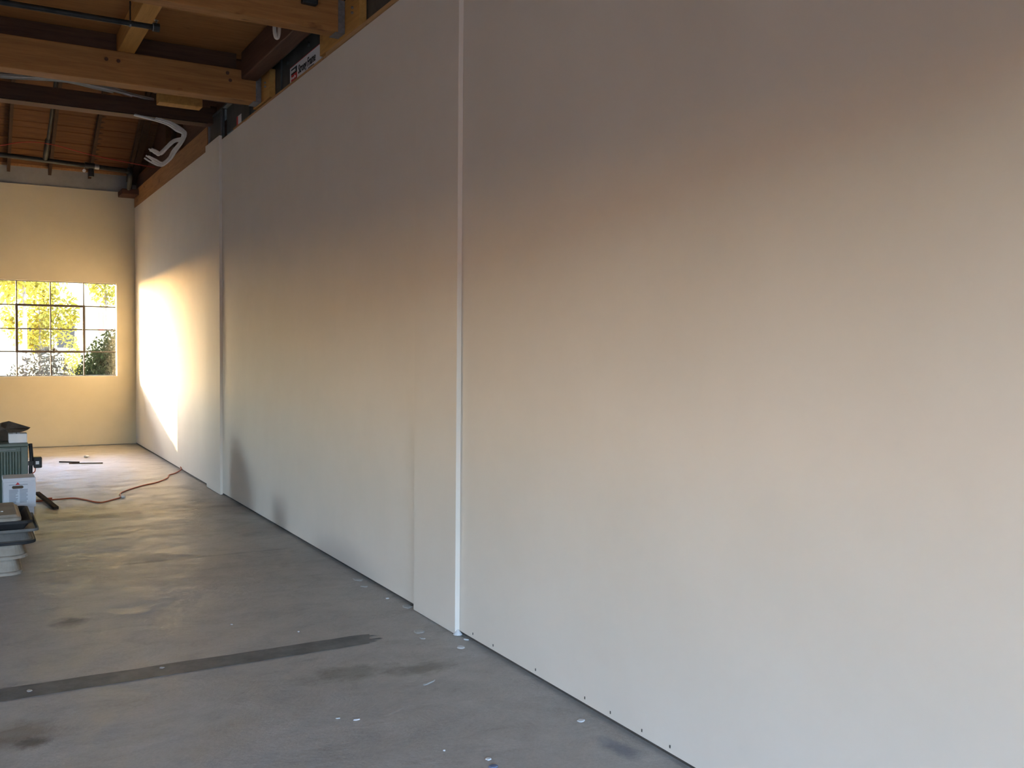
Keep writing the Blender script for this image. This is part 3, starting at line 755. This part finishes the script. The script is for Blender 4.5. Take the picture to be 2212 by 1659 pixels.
def plant(name, label, cat, c, rr, n, size, mat, group=None, tz=-.16):
    o = thing(name, (c[0], c[1], tz), label, cat, group)
    put('foliage', foliage(*c, *rr, n, size), mat, o)
    put('trunk', T([(c[0], c[1], tz), (c[0] + .02, c[1], c[2] * .6), (c[0], c[1], c[2] + rr[2] * .3)], [.05 * max(1, rr[2]), .035 * max(1, rr[2]), .015], 7), 'bark', o)


plant('bush', 'dense dark green bush close outside the window by its edge', 'bush', (2.62, 19.2, .80), (.86, .7, 1.15), 20000, .042, 'leaf_green', 'bushes outside the window')
plant('bush', 'sparse brown twiggy bush below the window latch', 'bush', (1.30, 20.4, .55), (.66, .5, 1.05), 7000, .040, 'leaf_brown', 'bushes outside the window')
plant('bush', 'wide low brown bush outside under the dark sash', 'bush', (-.02, 20.7, .55), (.66, .5, 1.05), 8000, .040, 'leaf_brown', 'bushes outside the window')
plant('bush', 'small yellow green shrub beside the dark green bush', 'bush', (1.98, 22.0, .9), (.22, .3, .95), 1200, .035, 'leaf_yellow', 'bushes outside the window')
plant('tree', 'yellow leaved tree overhanging the upper window panes', 'tree', (1.35, 27.5, 3.9), (1.15, .9, 1.5), 3000, .075, 'leaf_yellow', 'trees outside the window')
plant('tree', 'thin yellowing tree behind the white building posts', 'tree', (4.55, 38, 4.6), (.75, .8, 1.7), 1300, .09, 'leaf_yellow', 'trees outside the window')
plant('tree', 'round yellow tree in front of the pale building', 'tree', (2.2, 35.5, 2.6), (1.25, .9, 1.35), 2600, .085, 'leaf_yellow', 'trees outside the window')
plant('tree', 'tall yellow tree standing behind the overhanging one', 'tree', (0.3, 31, 6.2), (3.0, 2.2, 3.6), 5200, .15, 'leaf_yellow', 'trees outside the window')
plant('tree', 'tall leafy tree beyond the dark green bush', 'tree', (6.2, 30, 6.4), (2.8, 2.4, 3.9), 5200, .15, 'leaf_yellow', 'trees outside the window')
plant('tree', 'unseen broad dark tree added beyond the window jamb to block sky glow', 'tree', (-13.0, 28, 5.0), (2.6, 2.2, 5.0), 6000, .22, 'leaf_green', 'unseen trees added to block sky glow')  # this tree and the next two: unseen, added to screen sky around the sun path
plant('tree', 'unseen dark tree added between the window and the sunny gap', 'tree', (-2.0, 27, 4.6), (1.25, 1.4, 4.8), 6000, .18, 'leaf_green', 'unseen trees added to block sky glow')
plant('tree', 'unseen spreading tree crown added above the sunny gap', 'tree', (-8.4, 31, 12.6), (5.0, 3.0, 4.2), 7000, .24, 'leaf_green', 'unseen trees added to block sky glow')
BD = thing('building', (4.5, 52, -.16), 'pale stucco building with a red panel, raised to hide the sky', 'building')
put('wall', B(-4.0, 24, 52, 60, -.16, 15.6), 'stucco', BD)  # extra height added to hide blue sky from the window and floor
put('roof', B(-4.4, 24.4, 51.4, 60.4, 15.61, 15.95), 'stucco', BD)
put('red_panel', B(5.92, 6.32, 51.9, 51.98, 2.15, 3.2), 'stucco_red', BD)
for x in (5.3, 6.4, 7.6): put('post', B(x, x + .22, 51.45, 51.65, -.16, 15.6), 'stucco', BD)
for x in (2.6, 4.0): put('window', B(x, x + .8, 51.95, 51.99, 1.4, 2.6), 'window_dark', BD)

mottled('facade_brown', (0.065, 0.042, 0.026), (0.085, 0.055, 0.034), 1.5, 0.9)
ob = struct(put('added_street_building', B(-45, 30, -40, -32, -.16, 5.6), 'facade_brown'), 'unseen low brown building added behind the loading doors to block low sky')  # unseen block added to cut the low sky and return warm light
for k in range(7):
    put('shopfront', B(-22 + k * 6, -19 + k * 6, -31.99, -31.9, .2, 2.4), 'window_dark', ob)
